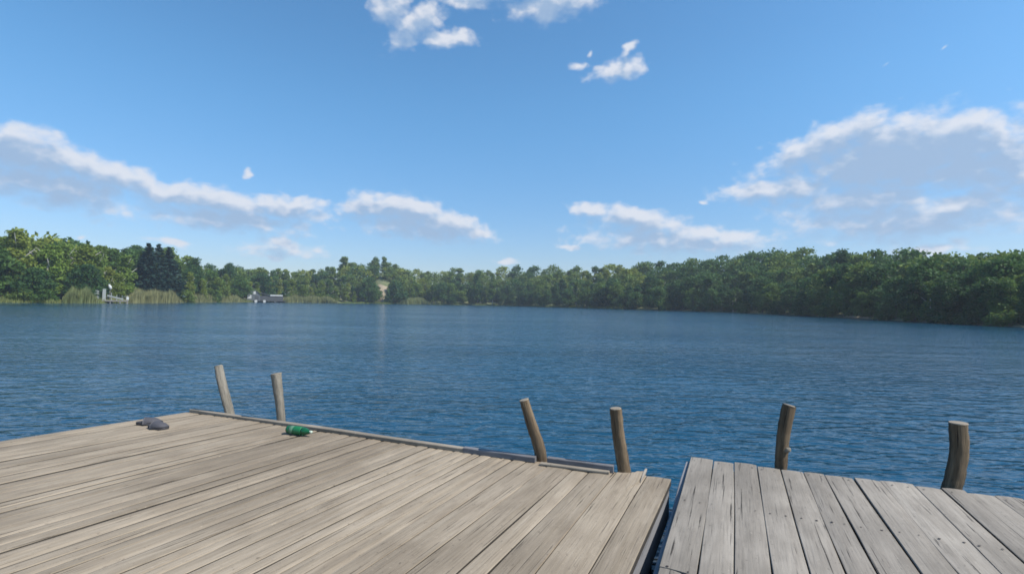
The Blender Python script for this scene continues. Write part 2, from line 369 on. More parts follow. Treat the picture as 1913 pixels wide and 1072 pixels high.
def build_ground():
    A = np.unique(np.concatenate([np.linspace(-math.pi, -.95, 70), np.linspace(-.95, .95, 420), np.linspace(.95, math.pi, 70)]))
    D = np.array([-200, -60, -25, -10, -5, -2.5, -1.2, -.5, 0, .6, 1.4, 2.5, 4, 6, 9, 13, 18, 24, 31, 39, 48, 58, 72, 95, 140, 250, 600, 1600])
    rows = []
    for d in D:
        rr = np.maximum(shore_r(A)+d, 2.0)
        if d < -20: rr = np.maximum(shore_r(A)*(.2 if d < -100 else .5 if d < -40 else .75), 2.0)
        rows.append(np.stack([rr*np.sin(A), rr*np.cos(A)], 1))
    P = np.concatenate(rows); z = height(P[:, 0], P[:, 1]); V = np.column_stack([P, z]); n = len(A)
    f = np.array([(i*n+k, i*n+k+1, (i+1)*n+k+1, (i+1)*n+k) for i in range(len(D)-1) for k in range(n-1)])
    o = mesh_obj('ground', V, f[:, ::-1], M_GROUND, smooth=True); o['kind'] = 'structure'
build_ground()
wv = [(1500*math.sin(a), 1500*math.cos(a), 0) for a in np.linspace(0, 2*math.pi, 65)[:-1]]
# the lake is one level sheet that runs under the banks
wo = mesh_obj('water', wv, [tuple(range(63, -1, -1))], M_WATER); wo['kind'] = 'structure'

def at_shore(px, d, dz=0):                           # a point d metres behind the waterline in the direction of px
    a = math.atan((px-CX)/F); r = float(shore_r(a)) + d
    x, y = r*math.sin(a), r*math.cos(a); return Vector((x, y, float(height(x, y)) + dz))

# sandy slope running down through the trees, and a pale beach on the right shore
def ribbon(name, rows, m):
    V = []; n = len(rows[0])
    for row in rows:
        for (px, d) in row: V.append(at_shore(px, d, .12))
    f = [(i*n+k, i*n+k+1, (i+1)*n+k+1, (i+1)*n+k) for i in range(len(rows)-1) for k in range(n-1)]
    o = mesh_obj(name, V, f, m, smooth=True); o['kind'] = 'structure'; return o
rows = []
for i in range(22):
    d = .5 + i*1.35; c = 716 - 2*math.sin(i*.35) - (i/22)**3*4; w = 5.0 + 1.2*math.sin(i*1.3) + (8 if i > 14 else 0)*(i-14)/7
    rows.append([(c - w + 2*w*k/6, d + .8*math.sin(k*2+i)) for k in range(7)])
ribbon('sand_slope', rows, M_SAND)
ribbon('beach', [[(1575+k*8, .2+i*.8) for k in range(7)] for i in range(4)], M_SAND)
ribbon('shore_path', [[(1640+k*14, -.1+i*.35+.15*math.sin(k*1.7)) for k in range(32)] for i in range(3)], M_SAND)

# ------------------------------------------------------------------ trees
def leaves(P, size, flat=.0):
    n = len(P); a = rng.normal(size=(n, 3)); a /= np.linalg.norm(a, axis=1, keepdims=True)
    b = np.cross(a, rng.normal(size=(n, 3))); b /= np.linalg.norm(b, axis=1, keepdims=True)
    s = size*rng.uniform(.6, 1.35, (n, 1)); a[:, 2] *= (1-flat); b[:, 2] *= (1-flat)
    V = np.stack([P-a*s, P+b*s*.6, P+a*s, P-b*s*.6], 1).reshape(-1, 3)
    return V, np.arange(4*n).reshape(n, 4)
def crown_pts(kind, n, r, h, base):
    P = []
    if kind == 'spruce':
        k = 0
        while k < n:
            t = 1-rng.uniform(0, 1)**.6; tier = .45*t+.55*(math.floor(t*12)+.6*rng.uniform())/12; rad = r*(1-tier)**.95+.05
            th = rng.uniform(0, 6.283); br = (.8+.3*math.sin(th*7+tier*40))
            q = rng.uniform(.1, 1)**.6*rad*br
            P.append((q*math.cos(th), q*math.sin(th), base+(h-base)*min(1, tier+.05*rng.uniform())-.28*q*.6+rng.normal()*.08)); k += 1
        return np.array(P)
    clumps = []
    nc = 34 if kind != 'birch' else 26
    for i in range(nc):
        t = rng.uniform(.04, 1); prof = (math.sin(math.pi*min(1, t*.86+.14))**.65 if kind != 'birch' else (1-t)**.55*min(1, t*5+.3))
        th = rng.uniform(0, 6.283); q = r*prof*math.sqrt(rng.uniform(.15, 1))*.85
        clumps.append((q*math.cos(th), q*math.sin(th), base+(h-base)*t*.93, rng.uniform(.22, .42)*r*(1.15 if kind != 'birch' else 1.25)))
    clumps.append((0, 0, h*.9, r*.3)); clumps += [(0, 0, base+(h-base)*q, r*.45) for q in (.2, .4, .6, .78)]
    per = n//len(clumps)
    for (x, y, z, cr) in clumps:
        d = rng.normal(size=(per, 3)); d /= np.linalg.norm(d, axis=1, keepdims=True); q = rng.uniform(.25, 1.1, (per, 1))**.5
        P.append(np.array([x, y, z]) + d*q*cr*np.array([1, 1, .85]))
    return np.concatenate(P)
def trunk_mb(h, r, top, bend, kind):
    mb = MB(); n = 6; pts = []
    for i in range(n): t = i/(n-1); pts.append((bend*math.sin(t*3)*.5, bend*math.sin(t*2.1), -.5+t*(top+.5)))
    mb.tube(pts, [r*(1-.75*i/(n-1)) for i in range(n)], 7)
    if kind != 'spruce':
        for i in range(5):
            z = top*(.4+.11*i); th = i*2.4; l = h*.16
            mb.tube([(0, 0, z), (l*.5*math.cos(th), l*.5*math.sin(th), z+l*.45), (l*math.cos(th), l*math.sin(th), z+l*1.1)], [r*.4, r*.26, r*.08], 5)
    return mb
PROTO = {}
def proto(key, kind, h, r, base, n, leaf, lm, bark):
    P = crown_pts(kind, n, r, h, base); V, f = leaves(P, leaf, .35 if kind == 'spruce' else 0)
    c = mesh_obj('crown', V, f, lm); t = trunk_mb(h, .014*h+.04, h*.86, rng.uniform(-.5, .5), kind).build('trunk', bark, smooth=True)
    PROTO[key] = (h, c.data, t.data, P); bpy.data.objects.remove(c); bpy.data.objects.remove(t)
for i in range(4): proto('broad_dark%d' % i, 'broad', 11, 3.6+.5*(i % 2), 1.2, 4200, .27, L_DARK, M_BARK)
for i in range(4): proto('broad_mid%d' % i, 'broad', 11, 3.3+.5*(i % 2), 1.0, 4200, .27, L_MID, M_BARK)
for i in range(3): proto('birch%d' % i, 'birch', 12, 2.4, 1.3, 3600, .24, L_LIGHT, M_BIRCH)
for i in range(2): proto('birch_mid%d' % i, 'birch', 12, 2.2, 1.3, 3600, .24, L_MID, M_BIRCH)
for i in range(2): proto('birch_dark%d' % i, 'birch', 12, 2.6, 1.3, 3600, .25, L_DARK, M_BARK)
for i in range(3): proto('spruce%d' % i, 'spruce', 16, 3.4, 1.0, 3600, .36, L_SPRUCE, M_BARK)
for i in range(2): proto('bush%d' % i, 'broad', 4, 2.6, .1, 1800, .24, L_MID, M_BARK)
proto('bush_dark', 'broad', 4, 2.8, .1, 1800, .24, L_DARK, M_BARK)
def tree(name, key, p, h, label, cat, group=None, wide=1.0):
    H, c, t, _ = PROTO[key]; s = h/H
    o = thing(name, label, cat, p, random.uniform(0, 6.28), group); o.scale = (s*wide, s*wide, s)
    for nm, d in (('crown', c), ('trunk', t)):
        k = bpy.data.objects.new(nm, d); COL.objects.link(k); k.parent = o
    return o

placed = []
def free(p, gap): return all((p.x-q[0])**2+(p.y-q[1])**2 > gap*gap for q in placed)
def gaps(px, d):                                     # openings kept clear of trees
    if 698 < px < 733 and d < 31: return True
    if 250 < px < 342 and d < 17: return True
    if 470 < px < 512 and d < 8: return True
    return False
# trees one can tell apart, each with its own label
def special(name, key, px, d, top_py, label, cat, wide=1.0, sink=0.0):
    p = at_shore(px, d, -sink); zt = at_depth(px, top_py, p.y).z
    placed.append((p.x, p.y)); return tree(name, key, p, max(2.0, zt-p.z), label, cat, None, wide)
special('leafy_tree', 'birch0', 28, 9, 424, 'tallest light green tree at the far left edge with a thin pointed top', 'tree', 1.15)
special('leafy_tree', 'broad_mid0', -12, 5, 455, 'wide green tree cut by the left edge of the picture', 'tree', 1.2)
special('leafy_tree', 'broad_dark1', 62, 4, 500, 'low dark tree on the bank below the tallest light green tree', 'tree', 1.5)
special('birch_tree', 'birch1', 92, 12, 452, 'light green pointed tree just right of the tallest one on the left shore', 'tree', 1.2)
special('birch_tree', 'birch2', 155, 14, 458, 'light green tree with a rounded top behind the white railed jetty', 'tree', 1.6)
special('spruce_tree', 'spruce0', 275, 16, 455, 'left one of three tall dark blue-green spruces', 'tree', 1.75)
special('spruce_tree', 'spruce1', 294, 18, 456, 'middle one of three tall dark blue-green spruces', 'tree', 1.75)
special('spruce_tree', 'spruce2', 314, 15, 462, 'right one of three tall dark blue-green spruces', 'tree', 1.75)
special('rounded_tree', 'broad_dark2', 364, 16, 482, 'solitary rounded dark tree right of the three spruces', 'tree', .75)
special('rounded_tree', 'broad_dark3', 428, 28, 490, 'small dark-topped tree standing above the bank left of the boathouse', 'tree', .7)
special('rounded_tree', 'broad_dark0', 492, 10, 513, 'dark round tree rising right behind the grey boathouse', 'tree', 1.5)
special('rounded_tree', 'broad_mid1', 700, 58, 481, 'broad rounded tree on the skyline above the sandy slope', 'tree', 1.0)
special('birch_tree', 'birch_mid0', 641, 50, 478, 'tallest pointed tree on the skyline left of the sandy slope', 'tree', 1.6)
special('rounded_tree', 'broad_dark1', 690, 2.5, 517, 'dark rounded tree at the water left of the sandy slope', 'tree', 1.0)
special('bush', 'bush_dark', 739, 3, 530, 'dark low bush at the foot of the sandy slope, right side', 'bush', .9)
special('birch_tree', 'birch_dark0', 893, 3, 504, 'narrow dark tree among lighter ones on the far middle shore', 'tree', .9)
special('rounded_tree', 'broad_dark3', 826, 2, 528, 'dark bushy tree leaning over the water on the far middle shore', 'tree', 1.1)
special('birch_tree', 'birch_mid1', 920, 2, 508, 'slim birch with a pale trunk on the far middle shore', 'tree', .75)
special('rounded_tree', 'broad_dark2', 1575, 40, 466, 'highest dark spreading tree on the right hilltop', 'tree', 1.1)

GR_L = ('light green leafy tree in the wood along the left shore', 'trees of the left shore')
GR_M = ('hazy green tree in the wood on the far middle shore', 'trees of the far middle shore')
GR_R = ('dark green leafy tree in the dense wood on the right shore', 'trees of the right shore')
def pick(px, row):
    u = random.random()
    if px < 345: return random.choice(['birch0', 'birch1', 'birch2', 'broad_mid0', 'broad_mid2']) if u < .8 else 'broad_dark%d' % random.randrange(4)
    if px < 820: return random.choice(['birch_mid0', 'birch_mid1', 'broad_mid1', 'broad_mid3', 'birch2', 'birch0', 'birch1']) if u < .82 else random.choice(['broad_dark0', 'birch_dark0'])
    if px < 1120: return random.choice(['birch_mid0', 'broad_mid1', 'broad_dark0', 'birch_dark0', 'birch_dark1', 'broad_dark3'])
    return random.choice(['broad_dark0', 'broad_dark1', 'broad_dark2', 'broad_dark3', 'birch_dark0', 'birch_dark1']) if u < .72 else random.choice(['broad_mid0', 'broad_mid1', 'birch_mid0', 'broad_mid3'])
def tree_h(px):
    return float(np.interp(px, [s[0] for s in SHORE], [s[3] for s in SHORE]))
cand = []
for row, (d0, step) in enumerate([(2.2, 17), (8, 17), (17, 16), (28, 15), (41, 14), (56, 13)]):
    px = -120.0
    while px < 2060:
        sx = px + random.uniform(-.35, .35)*step; d = d0 + random.uniform(-.25, .25)*min(d0, 12)
        zoom = float(np.interp(sx, [0, 330, 480, 940, 1160, 1600, 1913, 2100], [1.9, 1.5, 1.0, .95, 1.15, 1.75, 2.3, 2.6]))
        px += step*zoom
        if gaps(sx, d): continue
        if row == 0 and (sx < 350 or 440 < sx < 660 or 745 < sx < 800): continue
        cand.append((row, sx, d))
fores = [c for c in cand]
indiv = 0; rest = []
for (row, sx, d) in sorted(fores, key=lambda c: c[0]):
    p = at_shore(sx, d, -.2)
    if not free(p, 2.2): continue
    h = tree_h(sx)*random.uniform(.7, 1.14)
    if row == 0: h *= .72
    if row == 1 and sx < 350: h *= .7
    key = pick(sx, row); placed.append((p.x, p.y))
    if row <= 3 and indiv < 262:
        lb, gr = GR_L if sx < 345 else GR_M if sx < 1120 else GR_R
        tree('leafy_tree', key, p, h, lb, 'tree', gr, random.uniform(.95, 1.35) if sx < 400 or sx > 1200 else random.uniform(1.0, 1.6)); indiv += 1
    else: rest.append((key, p, h))
# the back of the wood reads as one mass
VV, FF, MI, nb = [], [], [], 0
for (key, p, h) in rest:
    H, c, t, P = PROTO[key]; q = P[rng.choice(len(P), 1100, replace=False)]*(h/H)
    q[:, :2] *= random.uniform(1.4, 2.1); V, f = leaves(q + np.array(p), .48*h/H); VV.append(V); FF.append(f+nb); nb += len(V); MI += [random.choice([0, 0, 1] if p.x > 60 else [0, 1, 1, 2])]*len(f)
wood_o = mesh_obj('woodland', np.concatenate(VV), np.concatenate(FF), [L_DARK, L_MID, L_LIGHT], None, MI)
wood_o['kind'] = 'stuff'; tag(wood_o, 'dense green wood covering the slopes behind the shore trees', 'wood')
print('individual trees', indiv, 'mass', len(rest))

# bushes hanging over the water along the right shore
for i, (px, d, h, k) in enumerate([(1180, .8, 3.2, 'bush_dark'), (1240, .8, 3.4, 'bush0'), (1310, .6, 3.6, 'bush_dark'), (1390, .6, 3.2, 'bush1'), (1450, .5, 3.4, 'bush_dark'), (1500, .6, 3.2, 'bush_dark'),
        (1545, .6, 2.8, 'bush0'), (1660, .8, 2.9, 'bush_dark'), (1710, .8, 2.6, 'bush0'), (1755, .8, 3.0, 'bush_dark'), (1820, .8, 2.8, 'bush_dark'), (1880, .8, 2.8, 'bush0'), (1950, .8, 3, 'bush_dark')]):
    tree('bush', k, at_shore(px, d, -.1), h, 'low green bush hanging over the waterline of the right shore', 'bush', 'bushes along the right waterline', 1.2)
for px, d, h, k in [(40, 1.5, 3.2, 'bush0'), (85, 1.5, 2.8, 'bush1'), (345, 1.2, 4.2, 'bush0'), (400, 1.5, 4.5, 'bush1')]:
    tree('bush', k, at_shore(px, d, -.1), h, 'low green bush on the grassy bank of the left shore', 'bush', 'bushes along the left bank', 1.3)

# reed beds and grass, far too many blades to count
def blades(name, px0, px1, d0, d1, n, h0, h1, lm, label, cat, w=.10):
    V = []; 
    for i in range(n):
        px = random.uniform(px0, px1); d = random.uniform(d0, d1); p = at_shore(px, d, -.1)
        e = min(1, (px-px0)/18, (px1-px)/18); env = .9+.08*math.sin(px*.21+px0)+.06*math.sin(px*.53+d); h = random.uniform(h0*.75, h1)*(.35+.65*max(0, e))*env; a = random.uniform(0, 3.14); ln = random.uniform(-.25, .25)*h*.5
        dx, dy = w*math.cos(a), w*math.sin(a)
        V += [(p.x-dx, p.y-dy, p.z), (p.x+dx, p.y+dy, p.z), (p.x+dx*.7+ln*.4, p.y+dy*.7, p.z+h*.6), (p.x+ln, p.y, p.z+h)]
    o = mesh_obj(name, np.array(V), np.arange(4*n).reshape(n, 4), lm); o['kind'] = 'stuff'; tag(o, label, cat); return o
blades('reeds', 118, 186, -1.5, 5, 3800, 2.6, 4.2, L_REED, 'tall olive reed bed left of the white railed jetty', 'reeds')
blades('reeds', 236, 342, -1.5, 6, 5200, 2.4, 4.4, L_REED, 'tall olive reed bed right of the white railed jetty, below the spruces', 'reeds')
blades('reeds', 342, 458, -1.5, 6, 4800, 2.2, 3.8, L_REED, 'brownish reed bed left of the grey boathouse', 'reeds')
blades('reeds', 520, 632, -1.5, 6, 4600, 3.0, 4.2, L_REED, 'even-topped reed bed right of the grey boathouse', 'reeds', .14)
blades('reeds', 742, 806, -1.5, 5, 3200, 3.0, 4.6, L_REED, 'reed bed at the water right of the sandy slope', 'reeds', .14)
blades('grass', -120, 118, -.3, 5, 5200, .5, 1.3, L_GRASS, 'sunlit grass on the bank at the far left', 'grass')
blades('grass', 806, 1165, -.3, 3.5, 6000, .5, 1.3, L_GRASS, 'pale grass strip at the foot of the far middle wood', 'grass', .12)
blades('grass', 118, 632, -.6, 1.2, 7000, .6, 1.6, L_GRASS, 'pale green grass edging the water in front of the reed beds', 'grass', .12)
blades('grass', 632, 742, -.3, 3, 2200, .4, 1.1, L_GRASS, 'short grass by the water round the sandy slope', 'grass', .12)

# ------------------------------------------------------------------ white railed jetty on the left shore
a0 = math.atan((207-CX)/F); pj = at_shore(207, -1.2); pj.z = 0
j = thing('jetty', 'small pale jetty with white posts and slanting rail among the reeds of the left shore', 'jetty', pj, -a0)
mb = MB(); mb.box((0, 0, .72), (7.4, 2.4, .14)); mb.box((0, -1.1, .58), (7.4, .12, .16)); mb.build('platform', M_OLD, j)
for x in (-3.5, -2, 0, 2, 3.5):
    mb = MB(); mb.tube([(x, -1.0, -1), (x, -1.0, .64)], .11, 8); mb.build('pile', M_OLD, j)
for (x, w, h) in ((-2.75, .95, 2.5), (-1.25, .7, 2.9)):
    mb = MB(); mb.box((x, -.9, .8+h/2), (w, .08, h)); mb.build('white_panel', M_FADED, j)
for x, h in ((-3.4, 1.1), (.2, 2.0), (1.3, 1.4), (2.4, 1.2), (3.5, 1.3)):
    mb = MB(); mb.box((x, -1.0, .8+h/2), (.14, .14, h)); mb.build('rail_post', M_FADED, j)
mb = MB(); mb.box((1.0, -1.12, 1.55), (3.4, .1, .34), 0, 0, R(16)); mb.build('slanting_rail', M_FADED, j)
mb = MB(); mb.box((3.0, -1.12, 1.75), (1.3, .08, .12)); mb.box((-3, -.82, 1.2), (1, .08, .14)); mb.build('handrail', M_PALE, j)
mb = MB(); mb.box((3.55, -1.14, 1.35), (.5, .22, .8)); mb.build('white_box', M_WHITE, j)
mb = MB()
for s in range(9):
    pass
pp = at_depth(206, 536, pj.y + .6)
pa = thing('parasol', 'white folded parasol standing behind the pale jetty on the left shore', 'parasol', (pp.x, pp.y, .79))
mb = MB(); mb.tube([(0, 0, 0), (0, 0, pp.z-.79+.9)], .04, 8); mb.build('pole', M_OLD, pa)
mb = MB(); zc = pp.z-.79
mb.tube([(.10, 0, zc-.75), (.05, 0, zc-.3), (-.05, 0, zc+.1), (-.3, 0, zc+.5), (-.42, 0, zc+.72)], [.1, .34, .36, .2, .04], 10, rough=.12, sd=3); mb.build('canopy', M_WHITE, pa, True)

# grey boathouse on floats in front of the far reeds
pb = at_shore(490, -1.5); pb.z = 0; ab = math.atan((490-CX)/F)
b = thing('boathouse', 'small grey boathouse on white floats with a long low shed beside it', 'boathouse', pb, -ab)
mb = MB(); mb.box((2, 0, .75), (16.5, 5, .3)); mb.build('pontoon', M_HUT, b)
for x in (-2.5, 1.1): 
    mb = MB(); mb.tube([(x, -2.9, .55), (x, -1.6, .55)], .62, 14); mb.build('white_float', M_WHITE, b)
mb = MB(); mb.tube([(5.7, -2.9, .4), (5.7, -1.6, .4)], .55, 14); mb.build('dark_float', M_HUT, b)
mb = MB()                                            # gabled hut, gable towards the lake
x0, x1, y0, y1, z0, z1, zr = -6.3, -.8, -1.6, 2, .9, 3.8, 6.0
xm = -3.2
mb.add([(x0,y0,z0),(x1,y0,z0),(x1,y0,z1),(xm,y0,zr),(x0,y0,z1),(x0,y1,z0),(x1,y1,z0),(x1,y1,z1),(xm,y1,zr),(x0,y1,z1)],
       [(0,1,2,3,4),(9,8,7,6,5),(0,4,9,5),(1,6,7,2),(0,5,6,1)])
mb.build('wall', M_PALE, b)
mb = MB()
for (xa, za, xb, zb) in ((x0-.3, z1-.15, xm, zr+.12), (xm, zr+.12, x1+.3, z1-.15)):
    mb.add([(xa,y0-.3,za),(xb,y0-.3,zb),(xb,y1+.3,zb),(xa,y1+.3,za),(xa,y0-.3,za+.16),(xb,y0-.3,zb+.16),(xb,y1+.3,zb+.16),(xa,y1+.3,za+.16)],
           [(0,3,2,1),(4,5,6,7),(0,1,5,4),(2,3,7,6),(0,4,7,3),(1,2,6,5)])
mb.build('roof', M_ROOF, b)
mb = MB(); mb.box((-2.2, y0-.04, 2.0), (1.6, .06, 2.1)); mb.build('door', M_HUT, b)
mb = MB(); mb.box((-3.2, y0-.05, 4.6), (1.0, .08, 1.5)); mb.box((-5.3, y0-.05, 2.6), (1.7, .08, 1.7)); mb.build('white_gable_board', M_WHITE, b)
mb = MB(); mb.box((4.2, .4, 2.0), (10, 3.2, 2.2)); mb.build('low_shed', M_HUT, b)
mb = MB(); mb.add([(-.7,-1.5,4.4),(3.4,-1.5,3.35),(3.4,2.2,3.35),(-.7,2.2,4.4),(-.7,-1.5,4.6),(3.4,-1.5,3.55),(3.4,2.2,3.55),(-.7,2.2,4.6)],
           [(0,3,2,1),(4,5,6,7),(0,1,5,4),(2,3,7,6),(0,4,7,3),(1,2,6,5)]); mb.build('shed_roof', M_ROOF, b)
mb = MB(); mb.box((6.2, -1.3, 3.4), (5.4, .2, .62)); mb.build('white_fascia', M_WHITE, b)

# ------------------------------------------------------------------ the two plank decks
ZL, ZR, TH = .50, .515, .05
def deck_mesh(name, planks, z, m, parent, nailrows, gap=.009, cup=.003, jit=.02, wob=.004, sd=1, tsd=.13):
    r = np.random.default_rng(sd); V, Fc, UV, T, MI = [], [], [], [], []; NS = 30
    for (f0, b0, f1, b1) in planks:
        o = len(V); tone = float(np.clip(r.normal(.55, tsd), 0, 1)); uo = r.uniform(0, 50); vo = r.uniform(0, 50); zj = r.normal()*.0025; e = r.uniform(-jit, jit)
        ph = r.uniform(0, 6.28, 4); tilt = r.normal()*.002
        for k in range(NS+1):
            t = (k/NS)**1.15
            A = f0.lerp(b0, t); B = f1.lerp(b1, t); dr = (f0-b0).normalized()
            A = A + dr*e*(1-t); B = B + dr*(e+r.normal()*.001)*(1-t)
            ac = (B-A); wd = ac.length; ac.normalize(); s = (f0-b0).length*t
            g0 = gap*.5*(1+.6*math.sin(s*1.1+ph[0])) + wob*.5*math.sin(s*3.1+ph[1]); g1 = gap*.5*(1+.6*math.sin(s*1.3+ph[2])) + wob*.5*math.sin(s*2.7+ph[3])
            ch = .004; zz = z + zj + .002*math.sin(s*1.7+ph[0])
            prof = [(g0, -TH, 0), (g0, -ch, 0), (g0+ch, tilt, 0), (wd*.3, cup*.8, 0), (wd*.5, cup, 0), (wd*.7, cup*.8, 0), (wd-g1-ch, -tilt, 0), (wd-g1, -ch, 0), (wd-g1, -TH, 0)]
            for (u, dz, _) in prof:
                p = A + ac*u; V.append((p.x, p.y, zz+dz)); UV.append((s+uo, u+vo)); T.append(tone)
        n = 9
        for k in range(NS):
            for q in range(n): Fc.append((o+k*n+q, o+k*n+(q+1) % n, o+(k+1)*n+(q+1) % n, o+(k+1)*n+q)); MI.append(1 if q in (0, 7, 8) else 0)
        MI += [0, 0]
        Fc.append(tuple(o+q for q in range(n-1, -1, -1))); Fc.append(tuple(o+NS*n+q for q in range(n)))
        L = (f0-b0).length
        for sN in nailrows:
            for fr in (.22, .78):
                if r.uniform() < .25: continue
                t = sN/L; A = f0.lerp(b0, t); B = f1.lerp(b1, t); p = A.lerp(B, fr+r.uniform(-.06, .06)); q = r.uniform(.005, .0095)
                b_ = len(V); V += [(p.x+q*math.cos(a), p.y+q*math.sin(a), z+zj+cup+.0025) for a in np.linspace(0, 6.283, 9)[:-1]]; UV += [(0, 0)]*8; T += [.5]*8; Fc.append(tuple(range(b_, b_+8))); MI.append(2)
    o = mesh_obj(name, V, Fc, [m, W_GAPSHADE, M_NAIL], parent, MI, uvs=UV, attrs={'tone': T})
    return o
def pairs(lines): return [(*lines[i], *lines[i+1]) for i in range(len(lines)-1)]
def dirv(az): return Vector((math.sin(az), math.cos(az), 0))
def flat(px, py, z): v = at(px, py, z); return v
def board(name, a, b, w, h, z, m, parent, side=1, sd=0, seg=14):
    """a squared timber from a to b, w wide towards `side`, on top of z; slightly irregular"""
    r = np.random.default_rng(sd); V, Fc, UV = [], [], []; d = (b-a); L = d.length; d.normalize(); nrm = Vector((-d.y, d.x, 0))*side
    uo = r.uniform(0, 30); ph = r.uniform(0, 6.28, 3)
    for k in range(seg+1):
        t = k/seg; p = a.lerp(b, t); wv = w*(1+.05*math.sin(t*9+ph[0])); hv = h*(1+.05*math.sin(t*L*1.7+ph[1])); c = .006; sh = .006*math.sin(t*L*1.1+ph[2]) + .002*math.sin(t*L*4+ph[0]); hv *= 1+.06*math.sin(t*L*2.6+ph[2])
        for (u, dz) in ((sh, 0), (sh, hv-c), (sh+c, hv), (sh+wv-c, hv), (sh+wv, hv-c), (sh+wv, 0)):
            q = p + nrm*u; V.append((q.x, q.y, z+dz)); UV.append((t*L+uo, u+dz*.7))
    n = 6
    for k in range(seg):
        for q in range(n): Fc.append((k*n+q, (k+1)*n+q, (k+1)*n+(q+1) % n, k*n+(q+1) % n))
    Fc.append(tuple(range(n))); Fc.append(tuple(seg*n+q for q in range(n-1, -1, -1)))
    return mesh_obj(name, V, Fc, m, parent, uvs=UV, attrs={'tone': [.55]*len(V)})

def pontoon(name, corners, z0, z1, parent):
    V = [(p.x, p.y, z0) for p in corners] + [(p.x, p.y, z1) for p in corners]
    return mesh_obj(name, V, [(3,2,1,0),(4,5,6,7),(0,1,5,4),(1,2,6,5),(2,3,7,6),(3,0,4,7)], M_FLOAT, parent)
M_FLOAT = mat('dark_float_plastic', .6, (.02, .022, .025))
# left deck
lc, rc = flat(360, 767, ZL), flat(1254, 896, ZL)
DL = thing('wooden_deck', 'wide beige plank deck in the left foreground with a low curb along its far edge', 'deck')
az_r, az_l, LEN = R(25.5), R(34.5), 8.5
ft = [0, .034, .078, .115, .139, .178, .215]
while ft[-1] < .985: ft.append(ft[-1] + random.uniform(.0135, .0235))
ft = [t for t in ft if t < .985] + [1.0]
lines = []
for t in ft:
    f = rc.lerp(lc, t); az = az_r + (az_l-az_r)*t**1.3
    lines.append((f, f - dirv(az)*LEN))
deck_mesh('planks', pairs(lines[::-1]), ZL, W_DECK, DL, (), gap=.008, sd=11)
nrm_out = dirv(R(25.5))
edge = (rc-lc).normalized()
board('side_board', rc - edge*.008 - dirv(az_r)*.03, rc - edge*.008 - dirv(az_r)*LEN, .04, .26, ZL-.05-.262, W_SIDE, DL, -1, 2)
board('front_beam', lc.lerp(rc, .01) - nrm_out*.12, lc.lerp(rc, .985) - nrm_out*.12, .08, .2, ZL-.05-.202, W_DARK, DL, -1, 3)
board('left_beam', lc + edge*.03 - dirv(az_l)*.2, lc + edge*.03 - dirv(az_l)*LEN, .06, .2, ZL-.05-.202, W_DARK, DL, -1, 4)
for s in (1.4, 2.7, 4.0, 5.6):
    board('cross_beam', lc + edge*.15 - dirv(az_l)*s, rc - edge*.1 - dirv(az_r)*s, .1, .16, ZL-.05-.162, W_DARK, DL, -1, 5)
def on_front(px):                                    # the point of the left deck's far edge seen at column px
    lo, hi = 0.0, 1.0
    for _ in range(40):
        m_ = (lo+hi)/2; p = lc.lerp(rc, m_); d = ROT.transposed() @ (p - Vector((0, 0, CAMZ)))
        if CX + F*d.x/-d.z < px: lo = m_
        else: hi = m_
    return lc.lerp(rc, lo)
back = -nrm_out
c1 = board('curb_board', on_front(366)+back*.01, on_front(872)+back*.02, .07, .036, ZL+.004, W_CURB, DL, -1, 6, 24)
c1['label'] = 'long pale curb board'
c2 = board('curb_board', on_front(873)+back*.035+Vector((0,0,0)), on_front(1004)+back*.012, .06, .05, ZL+.004, W_DARK, DL, -1, 7)
c2['label'] = 'short dark grey curb board'
c3 = board('curb_board', on_front(1026)+back*.02, on_front(1147)+back*.0, .055, .06, ZL+.004, W_DARK, DL, -1, 8)
c3['label'] = 'short dark curb board at the broken corner'
c4 = board('curb_board', on_front(1018)+back*.085, on_front(1142)+back*.062, .05, .022, ZL+.004, W_CURB, DL, -1, 9)
c4['label'] = 'thin split strip lying in front of the dark curb board'
# splintered, lifted end of a plank near the corner
mb = MB(); p0 = rc.lerp(lc, .036); u = -edge; dr = dirv(az_r)
def sp(s, t, z): q = p0 + dr*s + u*t; return (q.x, q.y, ZL+z)
def slab(pts, lo):
    n = len(pts); mb.add([sp(*p) for p in pts] + [sp(p[0], p[1], max(lo, p[2]-.02)) for p in pts], [tuple(range(n-1, -1, -1))] + [(i, (i+1) % n, n+(i+1) % n, n+i) for i in range(n)], 0,
                         [(q[0]+3, q[1]+k*.02) for k in range(2) for q in pts])
slab([(-.42, .075, .0075), (-.2, .022, .012), (.04, .02, .03), (.028, .045, .028), (.035, .075, .024), (.008, .09, .020), (.012, .12, .014), (-.14, .112, .009), (-.3, .1, .0075)], .004)
mb.build('splintered_end', W_DECK, DL, False, .85)
mb = MB(); slab([(-.2, .004, .010), (.0, .0, .030), (.062, -.004, .05), (.058, .012, .048), (.0, .018, .034), (-.12, .016, .014)], .004)
mb.build('raised_sliver', W_GREY, DL, False, 1.0)

pontoon('float', [rc-edge*.1-nrm_out*1.5, rc-edge*.1-nrm_out*.3, lc+edge*.3-nrm_out*.4, lc+edge*.3-nrm_out*1.6], -.2, .27, DL)
